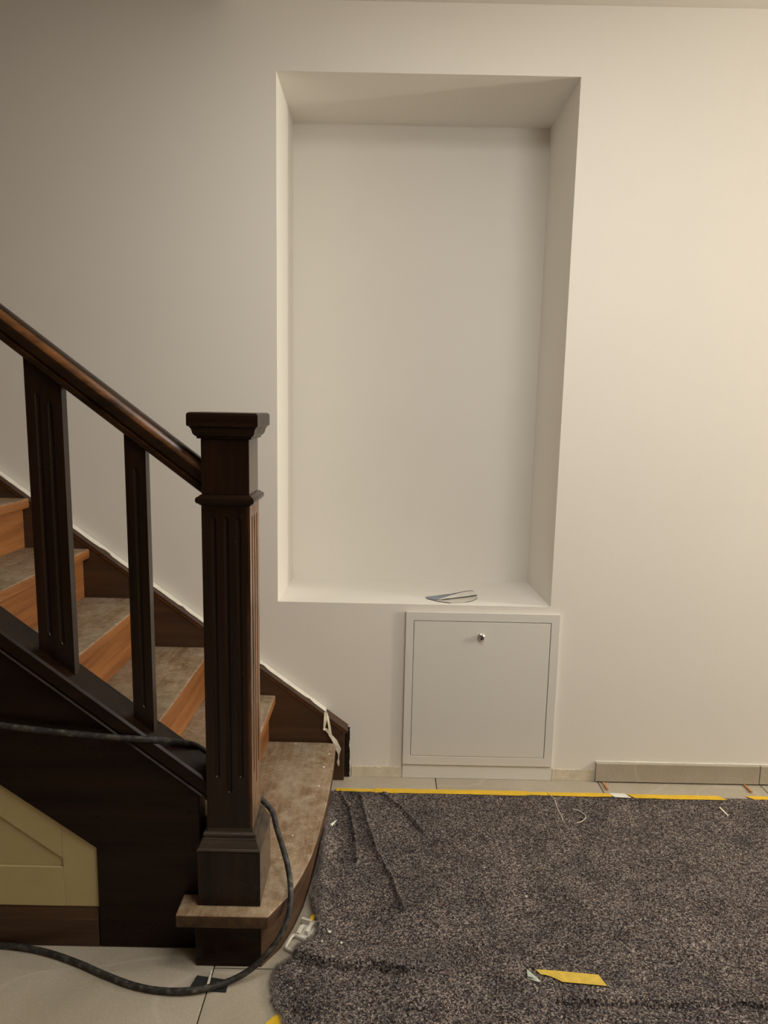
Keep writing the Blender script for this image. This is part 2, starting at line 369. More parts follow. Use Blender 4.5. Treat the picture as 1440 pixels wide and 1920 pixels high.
for k in range(2, 10):
    xb = XN[k + 1] - 0.045 if k < 9 else XN[k] - 0.27
    boxo('tread', (xb, XN[k], -0.784, -0.0355, ZT[k] - TH, ZT[k]), [M_tread, M_edge], st, 0.006, 3, 0.6, top_or_edge)
    boxo('riser', (XN[k] - 0.042, XN[k] - 0.025, -0.784, -0.0355, ZT[k - 1] + 0.0003, ZT[k] - TH - 0.0003), M_edge, st, 0.0008, 1)
# outer string with its foot, one dark board
sl = 0.765
def ztop(x): return 0.466 + sl * (-0.415 - x)
def zlow(x): return 0.270 + 0.715 * (-0.690 - x)
XE = -2.05
spts = [(-0.4345, 0.0005), (-0.4345, ztop(-0.4345) - 0.012), (XE, ztop(XE) - 0.012), (XE, zlow(XE)), (-0.690, 0.270), (-0.6905, 0.0005)]
sb = prismo('outer_string', spts, 'y', -0.841, -0.785, M_dark_x, st, 0.0015, 1)
def sloped(name, x0, x1, zf, prof, y0, mat, parent, slope, bevel=0.0, smooth=0.6, mat_fn=None):
    """profile [(y,dz)] swept along the string slope; ends cut plumb"""
    bm = bmesh.new(); rings = []
    for x in (x0, x1): rings.append([bm.verts.new((x, y0 + a, zf(x) + b)) for a, b in prof])
    m = len(prof)
    for i in range(m): bm.faces.new([rings[0][i], rings[0][(i + 1) % m], rings[1][(i + 1) % m], rings[1][i]])
    bm.faces.new(rings[0][::-1]); bm.faces.new(rings[1])
    return fin(bm, name, mat, parent, smooth, bevel, 2, mat_fn)
cap = [(-0.046, -0.040), (-0.046, -0.006), (-0.041, 0.0), (0.040, 0.0), (0.044, -0.006), (0.044, -0.013), (-0.034, -0.013), (-0.034, -0.040)]
sloped('string_cap', -0.412, XE, ztop, cap, -0.808, M_dark_x, sb, sl)
bead = [(-0.0345, -0.048), (-0.0405, -0.0495), (-0.0435, -0.054), (-0.0405, -0.0585), (-0.0345, -0.060)]
sloped('string_bead', -0.414, XE, ztop, bead, -0.808, M_dustwood, sb, sl)
# wall string
wsl = 0.742
def zws(x): return 0.437 + wsl * (-0.431 - x)
xe = -0.128
wpts = [(xe, 0.0005), (xe, zws(xe) - 0.012), (XE, zws(XE) - 0.012), (XE, zws(XE) - 0.42), (-0.60, 0.0005)]
ws = prismo('wall_string', wpts, 'y', -0.034, -0.0012, M_string, st, 0.0012, 1)
wm = [(-0.040, -0.016), (-0.0415, -0.011), (-0.040, -0.005), (-0.036, -0.001), (-0.030, 0.0), (-0.0012, 0.0), (-0.0012, -0.016)]
sloped('string_moulding', xe + 0.012, XE, zws, wm, 0, M_string, ws, wsl)
wm2 = [(-0.0365, -0.024), (-0.0375, -0.021), (-0.0365, -0.018), (-0.033, -0.018), (-0.033, -0.024)]
sloped('string_bead', xe + 0.006, XE, zws, wm2, 0, M_edge, ws, wsl)
# pale filler smeared along the top of the wall string, broken off towards the end
bm = bmesh.new(); n = 120; rows = []
for k in range(n + 1):
    x = -2.0 + (-0.195 + 2.0) * k / n; z = zws(x)
    yf = -0.026 - rng.uniform(0, 0.003) if rng.random() > 0.1 else -0.018
    rows.append([bm.verts.new(p) for p in ((x, yf, z + 0.0003), (x, yf + 0.002, z + 0.0011), (x, -0.0012, z + 0.0022 + rng.uniform(0, 0.0008)), (x, -0.0012, z + 0.0003))])
for A, B in zip(rows, rows[1:]):
    for i in range(4): bm.faces.new([A[i], A[(i + 1) % 4], B[(i + 1) % 4], B[i]])
bm.faces.new(rows[0]); bm.faces.new(rows[-1])
fin(bm, 'filler_strip', M_fill, ws)
# ragged strip painted in gap shade beside the end of the wall string
n = 30; rag = [(-0.109 + rng.uniform(-0.0025, 0.0015), 0.001 + 0.19 * k / n) for k in range(n + 1)]
prismo('ragged_gap_shade', [(xe + 0.0005, 0.001), ] + rag + [(xe + 0.0005, 0.198)], 'y', -0.009, -0.0012, M_gapshade, ws)

# newel post
NCX, NCY, SH = -0.3555, -0.808, 0.0545
def stadium(cx, z0, z1, hw, k=6):
    pts = []
    for i in range(k + 1):
        a = math.pi * i / k; pts.append((cx + hw * math.cos(a), z1 - hw * 1.4 + hw * 1.4 * math.sin(a)))
    for i in range(k + 1):
        a = math.pi + math.pi * i / k; pts.append((cx + hw * math.cos(a), z0 + hw * 1.4 + hw * 1.4 * math.sin(a)))
    return pts
def fluted_faces(bm, u0, u1, z0, z1, flutes, place, depth):
    """a flat face in (u,z) with scooped stadium flutes; place(u, d, z) -> point, d = depth inwards"""
    outer = [bm.verts.new(place(u, 0, z)) for u, z in ((u0, z0), (u1, z0), (u1, z1), (u0, z1))]
    edges = [bm.edges.new((outer[i], outer[(i + 1) % 4])) for i in range(4)]
    allr = []
    for cx, a, b, hw in flutes:
        rings = []
        for s, d in ((1.0, 0.0), (0.86, 0.45), (0.55, 0.85), (0.15, 1.0)):
            rings.append([bm.verts.new(place(cx + (u - cx) * s, d * depth, z if True else z)) for u, z in stadium(cx, a + (1 - s) * hw * 1.2, b - (1 - s) * hw * 1.2, hw)])
        m = len(rings[0])
        edges += [bm.edges.new((rings[0][i], rings[0][(i + 1) % m])) for i in range(m)]
        allr.append(rings)
    bmesh.ops.triangle_fill(bm, use_beauty=True, use_dissolve=False, edges=edges)
    for rings in allr:
        m = len(rings[0])
        for A, B in zip(rings, rings[1:]):
            for i in range(m): bm.faces.new([A[i], A[(i + 1) % m], B[(i + 1) % m], B[i]])
        bm.faces.new(rings[-1])
def fluted_post(bm, cx, cy, hx, hy, z0, z1, fx, fy, depth, zslope=0.0):
    fluted_faces(bm, -hx, hx, z0, z1, fx, lambda u, d, z: (cx + u, cy - hy + d, z), depth)
    fluted_faces(bm, -hx, hx, z0, z1, fx, lambda u, d, z: (cx + u, cy + hy - d, z), depth)
    fluted_faces(bm, -hy, hy, z0, z1, fy, lambda u, d, z: (cx + hx - d, cy + u, z), depth)
    fluted_faces(bm, -hy, hy, z0, z1, fy, lambda u, d, z: (cx - hx + d, cy + u, z), depth)
    bmesh.ops.remove_doubles(bm, verts=bm.verts, dist=1e-6)
    for z in (z0, z1):
        vs_ = sorted([v for v in bm.verts if abs(v.co.z - z) < 1e-6 and abs(abs(v.co.x - cx) - hx) < 1e-6 and abs(abs(v.co.y - cy) - hy) < 1e-6], key=lambda v: math.atan2(v.co.y - cy, v.co.x - cx))
        bm.faces.new(vs_)
fl3 = [(-0.028, 0.475, 1.105, 0.0068), (0.0, 0.436, 1.105, 0.0068), (0.028, 0.475, 1.105, 0.0068)]
bm = bmesh.new(); fluted_post(bm, NCX, NCY, SH, SH, 0.345, 1.130, fl3, fl3, 0.0055)
nw = root('newel_post', Vector((NCX, NCY, ZT[1])) - wloc(st)); nw.parent = st
fin(bm, 'shaft', M_shaft, nw, 0.5)
bm = bmesh.new(); sqlathe(bm, [(0.075, 0.1533), (0.075, 0.296)], NCX, NCY); fin(bm, 'plinth', M_dark_z, nw, None, 0.002, 2)
bm = bmesh.new(); sqlathe(bm, [(0.0755, 0.2963), (0.0765, 0.2985), (0.0752, 0.3015), (0.0725, 0.303), (0.0655, 0.319), (0.0645, 0.3235), (0.0612, 0.3245), (0.0612, 0.3285), (0.0632, 0.3292), (0.0632, 0.3345), (0.0602, 0.3362), (0.0545, 0.3366), (0.0545, 0.345)], NCX, NCY); fin(bm, 'base_moulding', M_dustwood, nw)
bm = bmesh.new(); sqlathe(bm, [(0.0548, 1.1303), (0.0575, 1.1315), (0.0595, 1.134), (0.0635, 1.136), (0.0655, 1.1405), (0.0655, 1.1445), (0.0635, 1.149), (0.0595, 1.1505), (0.0575, 1.153), (0.0535, 1.1545)], NCX, NCY); fin(bm, 'collar', M_dark_x, nw)
bm = bmesh.new(); sqlathe(bm, [(0.0535, 1.1548), (0.0535, 1.279)], NCX, NCY); fin(bm, 'neck', M_dark_z, nw, None, 0.0015, 2)
bm = bmesh.new(); sqlathe(bm, [(0.0585, 1.2793), (0.0605, 1.281), (0.0605, 1.284), (0.0635, 1.2855), (0.0675, 1.2905), (0.0695, 1.299), (0.0705, 1.302), (0.0725, 1.303), (0.0725, 1.3055), (0.0760, 1.3065), (0.0778, 1.309), (0.0778, 1.331), (0.0760, 1.3352), (0.072, 1.337)], NCX, NCY); fin(bm, 'cap', M_dark_x, nw)
# handrail
def zrail(x): return 1.160 + 0.757 * (-0.426 - x)
rp = [(-0.021, 0.0), (-0.024, 0.003), (-0.024, 0.015), (-0.020, 0.019), (-0.022, 0.022), (-0.0295, 0.028)]
for i in range(11):
    a = math.pi * (1.05 - 1.10 * i / 10); rp.append((0.0315 * math.cos(a), 0.046 + 0.030 * math.sin(a)))
rp += [(-p[0], p[1]) for p in reversed(rp[:6])]
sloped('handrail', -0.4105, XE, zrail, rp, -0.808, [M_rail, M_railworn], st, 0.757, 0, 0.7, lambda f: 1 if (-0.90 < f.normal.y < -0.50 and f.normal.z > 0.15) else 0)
# balusters: flat fluted boards, wide and narrow in turn
def baluster(cx, hw, flutes):
    hy = 0.0125; z0 = ztop(cx) ; z1 = zrail(cx)
    bm = bmesh.new(); fluted_post(bm, cx, -0.808, hw, hy, z0, z1, [(u, z0 + a, z1 - b, h) for u, a, b, h in flutes], [], 0.0045)
    for v in bm.verts:
        dx = v.co.x - cx
        if abs(v.co.z - z0) < 1e-5: v.co.z = ztop(v.co.x) + 0.0004
        elif abs(v.co.z - z1) < 1e-5: v.co.z = zrail(v.co.x) - 0.0004
        else:
            t = (v.co.z - z0) / (z1 - z0); v.co.z += -dx * (sl * (1 - t) + 0.757 * t)
    return fin(bm, 'baluster', M_dark_z, st, 0.5)
wide = [(-0.014, 0.055, 0.06, 0.0065), (0.014, 0.055, 0.06, 0.0065)]; nar = [(0.0, 0.045, 0.06, 0.0065)]
for cx, hw, ff in ((-0.570, 0.0240, nar), (-0.772, 0.0410, wide), (-0.975, 0.0240, nar), (-1.177, 0.0410, wide), (-1.38, 0.0240, nar)): baluster(cx, hw, ff)

# ------------------------------------------------------------------ cream panelling under the stair
sp = root('spandrel_panel', (-1.2, -0.82, 0.106), 'cream painted panelling under the dark string of the staircase', 'panel')
e = 0.0006
prismo('bottom_rail', [(-0.7775, 0.107), (-0.7775, 0.213), (XE, 0.213), (XE, 0.107)], 'y', -0.835, -0.815, M_cream, sp, 0.0006, 1)
prismo('stile', [(-0.6925, 0.107), (-0.6925, zlow(-0.6925) - e), (-0.7770, zlow(-0.7770) - e), (-0.7770, 0.107)], 'y', -0.8346, -0.815, M_cream, sp, 0.0006, 1)
prismo('sloping_rail', [(-0.7775, 0.237), (-0.7775, zlow(-0.7775) - e), (XE, zlow(XE) - e), (XE, 0.237 + 0.735 * (XE + 0.7775) * -1)], 'y', -0.8343, -0.815, M_cream, sp, 0.0006, 1)
prismo('inset_panel', [(-0.7775, 0.2135), (-0.7775, 0.2365), (XE, 0.2365 + 0.735 * (XE + 0.7775) * -1), (XE, 0.2135)], 'y', -0.8295, -0.815, M_cream, sp, 0.0, 1)
bp = [(-0.841, 0.0005), (-0.841, 0.074), (-0.838, 0.078), (-0.836, 0.098), (-0.8335, 0.102), (-0.832, 0.1065), (-0.812, 0.1065), (-0.812, 0.0005)]
tag(prismo('baseboard_left', bp, 'x', XE, -0.693, M_dark_x, None, 0.0, 1, 0.6), kind='structure')
bpy.data.objects['baseboard_left'].data.materials[0] = M_string

# ------------------------------------------------------------------ access hatch in the back wall
ah = root('access_hatch', (0.361, -0.005, 0), 'white square metal access hatch below the wall niche', 'hatch')
bm = bmesh.new()
fo, fi = (0.086, 0.637, 0.056, 0.637), (0.114, 0.606, 0.0895, 0.6055)
def rect(v, y): return [bm.verts.new(p) for p in ((v[0], y, v[2]), (v[1], y, v[2]), (v[1], y, v[3]), (v[0], y, v[3]))]
of, inf, ob, ib = rect(fo, -0.011), rect(fi, -0.011), rect(fo, -0.0008), rect(fi, -0.0008)
for i in range(4):
    j = (i + 1) % 4
    bm.faces.new([of[i], of[j], inf[j], inf[i]]); bm.faces.new([ob[j], ob[i], ib[i], ib[j]])
    bm.faces.new([of[j], of[i], ob[i], ob[j]]); bm.faces.new([inf[i], inf[j], ib[j], ib[i]])
fin(bm, 'frame', M_sheet, ah, None, 0.0012, 2)
boxo('rebate', (0.1142, 0.6058, -0.0025, -0.0006, 0.0897, 0.6053), M_gapshade, ah)
hd = boxo('door', (0.1158, 0.6040, -0.0105, -0.003, 0.0912, 0.6035), M_sheet, ah, 0.0009, 2)
bm = bmesh.new()
lk = [(0.0, -0.0108), (0.0125, -0.0108), (0.0125, -0.0135), (0.0108, -0.0148), (0.0105, -0.0225), (0.0088, -0.0245)]
rings = []
for r_, y_ in lk[1:]: rings.append([bm.verts.new((0.357 + r_ * math.cos(2 * math.pi * k / 24), y_, 0.5495 + r_ * math.sin(2 * math.pi * k / 24))) for k in range(24)])
for A, B in zip(rings, rings[1:]):
    for k in range(24): bm.faces.new([A[k], A[(k + 1) % 24], B[(k + 1) % 24], B[k]])
bm.faces.new(rings[0]); bm.faces.new(rings[-1])
lo = fin(bm, 'lock', M_chrome, hd, 0.5); tag(lo, 'small round chrome lock')
boxo('key_slot', (0.3548, 0.3592, -0.0252, -0.0246, 0.5425, 0.5565), M_slot, hd)
boxo('plinth', (0.087, 0.636, -0.0055, -0.0008, 0.0006, 0.0555), M_sheet, ah, 0.0006, 1)

# ------------------------------------------------------------------ felt floor cover
def seg_d(px, py, poly):
    best = np.full(px.shape, 1e9); 
    for (x0, y0), (x1, y1) in zip(poly, poly[1:]):
        dx, dy = x1 - x0, y1 - y0; L = dx * dx + dy * dy
        t = np.clip(((px - x0) * dx + (py - y0) * dy) / L, 0, 1)
        best = np.minimum(best, np.hypot(px - x0 - t * dx, py - y0 - t * dy))
    return best
def vnoise(x, y, seed):
    r = np.random.default_rng(seed); T = r.random((64, 64))
    xi = np.floor(x).astype(int); yi = np.floor(y).astype(int); fx = x - xi; fy = y - yi
    fx = fx * fx * (3 - 2 * fx); fy = fy * fy * (3 - 2 * fy)
    a = T[xi % 64, yi % 64]; b_ = T[(xi + 1) % 64, yi % 64]; c = T[xi % 64, (yi + 1) % 64]; d = T[(xi + 1) % 64, (yi + 1) % 64]
    return (a * (1 - fx) + b_ * fx) * (1 - fy) + (c * (1 - fx) + d * fx) * fy
folds = [([(-0.135, -0.135), (-0.095, -0.24), (-0.07, -0.40), (-0.06, -0.5)], 0.014, 0.0065),
         ([(-0.06, -0.15), (-0.035, -0.30), (0.0, -0.46), (0.045, -0.58), (0.075, -0.70)], 0.014, 0.006),
         ([(0.02, -0.13), (0.07, -0.21), (0.115, -0.29), (0.15, -0.36)], 0.013, 0.0065),
         ([(-0.22, -0.862), (-0.15, -0.882), (-0.08, -0.893), (0.03, -0.902), (0.16, -0.897)], 0.018, 0.013),
         ([(0.10, -0.885), (0.2, -0.85), (0.33, -0.80)], 0.006, 0.014),
         ([(0.42, -0.985), (0.6, -0.992), (0.8, -0.982), (1.1, -0.99)], 0.012, 0.013),
         ([(-0.2, -1.02), (0.0, -1.0), (0.2, -1.01)], 0.006, 0.02),
         ([(-0.17, -0.25), (-0.165, -0.45), (-0.158, -0.6), (-0.145, -0.75)], 0.012, 0.018)]
lefty = np.array([-0.11, -0.14, -0.30, -0.51, -0.60, -0.67, -0.72, -0.76, -0.80, -0.84, -0.87, -0.90, -0.93, -0.96, -1.0, -1.045, -1.10, -1.3, -1.7, -2.3])
leftx = np.array([-0.155, -0.160, -0.164, -0.168, -0.172, -0.176, -0.162, -0.149, -0.154, -0.186, -0.203, -0.232, -0.243, -0.236, -0.228, -0.200, -0.190, -0.21, -0.17, -0.2])
def xleft(y): return np.interp(-y, -lefty, leftx)
def fz(x, y):
    z = 0.0042 + 0.0035 * vnoise(x * 7 + 5, y * 7 + 9, 3) + 0.0018 * vnoise(x * 22 + 5, y * 22 + 9, 4)
    for pl, h, s in folds:
        d = seg_d(x, y, pl) + 0.006 * (vnoise(x * 30, y * 30, 8) - 0.5)
        if abs(pl[-1][0] - pl[0][0]) > abs(pl[-1][1] - pl[0][1]):      # folds lying across: soft behind, steep lip in front
            yl = np.interp(x, [p[0] for p in pl], [p[1] for p in pl]) + 0.012 * (vnoise(x * 14, x * 0 + 3, 9) - 0.5)
            fade = np.clip((x - pl[0][0] + 0.02) / 0.05, 0, 1) * np.clip((pl[-1][0] + 0.02 - x) / 0.12, 0, 1)
            t = y - yl; z = z + h * fade * np.where(t > 0, np.exp(-(t / 0.05) ** 2), np.exp(-(t / 0.004) ** 2) - 0.45 * np.exp(-((t + 0.009) / 0.005) ** 2))
        else: z = z + h * np.exp(-(d / s) ** 2)
    z = z + 0.012 * np.exp(-((x - xleft(y)) / 0.03) ** 2) * ((y < -0.14) & (y > -0.78))
    tp = np.clip((-0.103 - y) / 0.03, 0, 1); return 0.0016 + (np.maximum(z, 0.0012) - 0.0016) * tp
uu = np.concatenate([np.linspace(0, 0.50, 600, endpoint=False), np.linspace(0.50, 1, 40)]); vv = np.concatenate([np.linspace(0, 0.53, 420, endpoint=False), np.linspace(0.53, 1, 30)])
NU, NV = len(uu), len(vv)
V_, U_ = np.meshgrid(vv, uu, indexing='ij')
Yg = -0.106 + V_ * (-2.2 + 0.106)
XLg = xleft(Yg) + 0.006 * (vnoise(Yg * 60 + 50, Yg * 0 + 1.0, 5) - 0.5) + 0.010 * (vnoise(Yg * 22 + 50, Yg * 0 + 3.0, 6) - 0.5)
Xg = XLg + U_ * (2.9 - XLg)
Yg = Yg + (1 - V_) ** 12 * 0.004 * (vnoise(Xg * 50 + 20, Xg * 0 + 2, 7) - 0.5)
Zg = fz(Xg, Yg) + 0.0006 * nrng.random(Xg.shape)
# border dips to the floor so the felt has thickness
nv = NU * NV; co = np.stack([Xg, Yg, Zg], -1).reshape(-1, 3)
idx = np.arange(nv).reshape(NV, NU)
q = np.stack([idx[:-1, :-1], idx[1:, :-1], idx[1:, 1:], idx[:-1, 1:]], -1).reshape(-1, 4)
bo = np.concatenate([idx[0, :], idx[1:, -1], idx[-1, -2::-1], idx[-2:0:-1, 0]])
lowc = co[bo].copy(); lowc[:, 2] = np.maximum(co[bo][:, 2] - 0.004, 0.0008); nb_ = len(bo)
lowi = np.arange(nv, nv + nb_); q2 = np.stack([bo, np.roll(bo, -1), np.roll(lowi, -1), lowi], -1)
allv = np.concatenate([co, lowc]); allq = np.concatenate([q, q2])
me = bpy.data.meshes.new('felt_floor_cover'); me.from_pydata(allv.tolist(), [], allq.tolist()); me.validate()
me.polygons.foreach_set('use_smooth', np.ones(len(me.polygons), bool))
felt = link('felt_floor_cover', me, M_fleece); tag(felt, 'rumpled dark grey speckled painter\'s felt covering the floor', 'floor cover')
# loose fibres lying in the felt
def fibres(n, xs, ys, lmin, lmax, wmin, wmax, lift, tilt):
    a = nrng.uniform(0, 2 * math.pi, n); L = nrng.uniform(lmin, lmax, n); W = nrng.uniform(wmin, wmax, n)
    z = fz(xs, ys); dx, dy = np.cos(a), np.sin(a); e1 = nrng.uniform(-tilt, tilt, n)
    x0, y0, x1, y1 = xs - dx * L / 2, ys - dy * L / 2, xs + dx * L / 2, ys + dy * L / 2
    z0 = np.maximum(fz(x0, y0), 0.001) + nrng.uniform(0.0003, lift, n); z1 = np.maximum(fz(x1, y1), 0.001) + nrng.uniform(0.0003, lift, n) + np.abs(e1) * L
    k = nrng.uniform(-0.4, 0.4, n); mx, my = xs - dy * L * k * 0.5, ys + dx * L * k * 0.5; mz = (z0 + z1) / 2 + 0.0008
    px, py = -dy * W / 2, dx * W / 2
    P = np.stack([np.stack(t, -1) for t in ((x0, y0, z0), (mx - px, my - py, mz), (mx + px, my + py, mz), (x1, y1, z1))], 1)
    return P
N1 = 190000
ys = -0.112 - nrng.random(N1) ** 0.95 * 1.1; xs = xleft(ys) + nrng.random(N1) * (1.75 - xleft(ys))
P1 = fibres(N1, xs, ys, 0.0025, 0.0085, 0.0005, 0.0013, 0.0012, 0.2)
N2 = 9000
ys = -0.14 - nrng.random(N2) * 1.15; xs = xleft(ys) + nrng.normal(0, 0.004, N2)
P2 = fibres(N2, xs, ys, 0.005, 0.016, 0.0003, 0.0008, 0.004, 0.5)
P1 = P1[P1[:, 1, 2] > 0.0045]; P = np.concatenate([P1, P2]); n = len(P)
fv = P.reshape(-1, 3); base = np.arange(n) * 4
tri = np.stack([np.stack([base, base + 1, base + 2], -1), np.stack([base + 3, base + 2, base + 1], -1)], 1).reshape(-1, 3)
me = bpy.data.meshes.new('loose_fibres'); me.vertices.add(len(fv)); me.vertices.foreach_set('co', fv.astype(np.float32).ravel())
me.loops.add(len(tri) * 3); me.loops.foreach_set('vertex_index', tri.astype(np.int32).ravel()); me.polygons.add(len(tri))
me.polygons.foreach_set('loop_start', (np.arange(len(tri)) * 3).astype(np.int32)); me.update(); me.validate()
pal = np.array([(0.018, 0.015, 0.016), (0.045, 0.038, 0.04), (0.09, 0.078, 0.078), (0.16, 0.138, 0.13), (0.30, 0.26, 0.23), (0.52, 0.46, 0.39), (0.10, 0.11, 0.15), (0.30, 0.05, 0.035), (0.36, 0.16, 0.05), (0.13, 0.11, 0.07)])
pc = nrng.choice(len(pal), n, p=[0.17, 0.17, 0.16, 0.17, 0.17, 0.085, 0.04, 0.013, 0.010, 0.012])
cl = np.ones((n, 4)); mx_, my_ = P[:, 1, 0], P[:, 1, 1]
blot = 0.45 * vnoise(mx_ * 9 + 30, my_ * 9 + 30, 21) + 0.35 * vnoise(mx_ * 24 + 30, my_ * 24 + 30, 22) + 0.2 * vnoise(mx_ * 60 + 30, my_ * 60 + 30, 23)
cl[:, :3] = pal[pc] * nrng.uniform(0.8, 1.2, (n, 1)) * (0.28 + 1.45 * blot)[:, None] 
ca = me.color_attributes.new('fibre_colour', 'FLOAT_COLOR', 'POINT'); ca.data.foreach_set('color', np.repeat(cl, 4, 0).astype(np.float32).ravel())
fo_ = link('loose_fibres', me, M_fibre, felt); tag(fo_, kind='stuff')
def fzs(x, y): return float(fz(np.array([x]), np.array([y]))[0])

# ------------------------------------------------------------------ tape along the edge of the felt
def tape(name, pts_back, pts_front, mat, label, cat, z=None, group=None, dz=0.0):
    """flat strip lying on the floor/felt; two edge polylines"""
    bm = bmesh.new(); nn = len(pts_back); R = []
    for (xa, ya), (xb, yb) in zip(pts_back, pts_front):
        za = (fzs(xa, ya) if ya < -0.106 else 0.0) + 0.0022 + dz; zb = max(fzs(xb, yb), 0.0016) + 0.0016 + dz
        if z is not None: za = zb = z
        R.append([bm.verts.new(p) for p in ((xa, ya, za - 0.0004), (xb, yb, zb - 0.0004), (xb, yb, zb), (xa, ya, za))])
    for A, B in zip(R, R[1:]):
        for i in range(4): bm.faces.new([A[i], A[(i + 1) % 4], B[(i + 1) % 4], B[i]])
    bm.faces.new(R[0]); bm.faces.new(R[-1])
    return tag(fin(bm, name, mat), label, cat, group)
def edge_tape(x0, x1, yb, yf, mat, label, dz=0.0, name='tape_strip', sk=0.0):
    n = max(2, int((x1 - x0) / 0.03)); B, Fp = [], []
    for k in range(n + 1):
        x = x0 + (x1 - x0) * k / n; B.append((x, yb + rng.uniform(-0.001, 0.001))); Fp.append((x + sk, yf + rng.uniform(-0.0015, 0.0015)))
    return tape(name, B, Fp, mat, label, 'tape', dz=dz)
edge_tape(-0.150, 0.06, -0.090, -0.113, M_tape, 'leftmost yellow tape strip on the back edge of the felt, next to the first step')
edge_tape(-0.012, 0.535, -0.086, -0.121, M_tape, 'long yellow tape strip on the felt edge in front of the access hatch', 0.0009)
edge_tape(0.525, 0.83, -0.091, -0.119, M_tape, 'yellow tape strip on the felt edge, left of the white paper patch', 0.0018)
edge_tape(0.888, 1.215, -0.092, -0.124, M_tape, 'yellow tape strip on the felt edge, right of the white paper patch', 0.0009, sk=0.02)
edge_tape(1.315, 1.75, -0.088, -0.115, M_tape, 'yellow tape strip on the felt edge at the far right, beyond the gap', 0.0, sk=0.02)
edge_tape(0.824, 0.882, -0.091, -0.125, M_paper, 'white paper patch between two yellow tape strips on the felt edge', 0.0027, 'paper_patch', 0.012)
# small things on the felt and floor
def sheet(name, poly, zf, mat, label, cat, th=0.0006, crease=None, group=None):
    bm = bmesh.new(); T = [bm.verts.new((x, y, zf(x, y) + th)) for x, y in poly]; B = [bm.verts.new((x, y, zf(x, y))) for x, y in poly]
    m = len(poly); bm.faces.new(T); bm.faces.new(B[::-1])
    for i in range(m): bm.faces.new([T[i], B[i], B[(i + 1) % m], T[(i + 1) % m]])
    bmesh.ops.triangulate(bm, faces=bm.faces[:])
    return tag(fin(bm, name, mat), label, cat, group)
onf = lambda x, y: fzs(x, y) + 0.0028
onfloor = lambda x, y: 0.0012
sheet('tape_scrap', [(0.391, -0.898), (0.435, -0.900), (0.54, -0.911), (0.5435, -0.925), (0.5485, -0.948), (0.50, -0.944), (0.446, -0.937), (0.428, -0.922), (0.412, -0.914), (0.400, -0.9125)], lambda x, y: fzs(x, y) + 0.0032, M_tape2, 'torn ochre tape scrap lying on the felt', 'tape')
pr = root('paper_scrap', (0.38, -0.915, 0.008), 'small folded grey-green paper scrap left of the torn ochre tape scrap', 'paper')
for k, (poly, h) in enumerate((([(0.369, -0.900), (0.3655, -0.9245), (0.391, -0.934), (0.395, -0.929)], 0.010), ([(0.3685, -0.905), (0.3665, -0.921), (0.386, -0.929)], 0.0135), ([(0.367, -0.913), (0.3665, -0.925), (0.379, -0.929)], 0.0165))):
    bm = bmesh.new(); T = [bm.verts.new((x, y, h + 0.0005 + 0.004 * (i == 0))) for i, (x, y) in enumerate(poly)]; B = [bm.verts.new((x, y, h + 0.004 * (i == 0))) for i, (x, y) in enumerate(poly)]
    m = len(poly); bm.faces.new(T); bm.faces.new(B[::-1])
    for i in range(m): bm.faces.new([T[i], B[i], B[(i + 1) % m], T[(i + 1) % m]])
    fin(bm, 'paper_fold', M_green, pr)
sheet('tape_piece', [(-0.262, -1.078), (-0.205, -1.014), (-0.196, -1.020), (-0.201, -1.029), (-0.188, -1.034), (-0.196, -1.060), (-0.21, -1.09), (-0.235, -1.11)], lambda x, y: 0.0012 + max(0, (x + 0.235)) * 0.10, M_tape, 'yellow tape piece stuck from floor to felt at the bottom edge', 'tape')
# crumpled bit of tape beside the step
bm = bmesh.new(); bmesh.ops.create_icosphere(bm, subdivisions=2, radius=1.0)
for v in bm.verts:
    k = 0.7 + 0.5 * rng.random(); v.co = Vector((-0.168 + v.co.x * 0.009 * k + v.co.y * 0.003, -0.742 + v.co.y * 0.016 * k, max(0.0012, 0.010 + v.co.z * 0.009 * k)))
tag(fin(bm, 'tape_crumple', M_tape), 'small crumpled yellow tape lump between the step and the felt', 'tape')
# white plastic levelling clip
cp = root('plastic_clip', (-0.195, -0.80, 0), 'white plastic tile clip with a square loop on the floor beside the first step', 'clip')
A = Matrix.Rotation(-0.35, 3, 'Z')
def cpt(u, v, z): p = A @ Vector((u * 1.22, v * 1.22, 0)); return (-0.2005 + p.x, -0.822 + p.y, z)
lp = [(-0.014, -0.022), (0.012, -0.023), (0.014, 0.010), (0.004, 0.014), (-0.015, 0.013)]
bm = bmesh.new(); tube(bm, catmull([cpt(u, v, 0.0085) for u, v in lp] + [cpt(*lp[0], 0.0085)], 3), 0.0038, 6); fin(bm, 'loop', M_white, cp, 0.6)
bm = bmesh.new(); prism(bm, [cpt(u, v, 0)[:2] for u, v in ((-0.013, 0.014), (0.015, 0.010), (0.024, 0.030), (0.024, 0.062), (-0.004, 0.072), (-0.017, 0.045))], 'z', 0.001, 0.0055); fin(bm, 'base', M_white, cp, None, 0.001)
for u, v, du, dv, z1 in ((-0.006, 0.030, 0.004, 0.012, 0.016), (0.010, 0.040, 0.004, 0.014, 0.018), (-0.004, 0.056, 0.012, 0.003, 0.020), (0.014, 0.058, 0.005, 0.005, 0.015)):
    bm = bmesh.new(); prism(bm, [cpt(u + a * du, v + b * dv, 0)[:2] for a, b in ((-1, -1), (1, -1), (1, 1), (-1, 1))], 'z', 0.0056, z1); fin(bm, 'rib', M_white, cp, None, 0.0008)
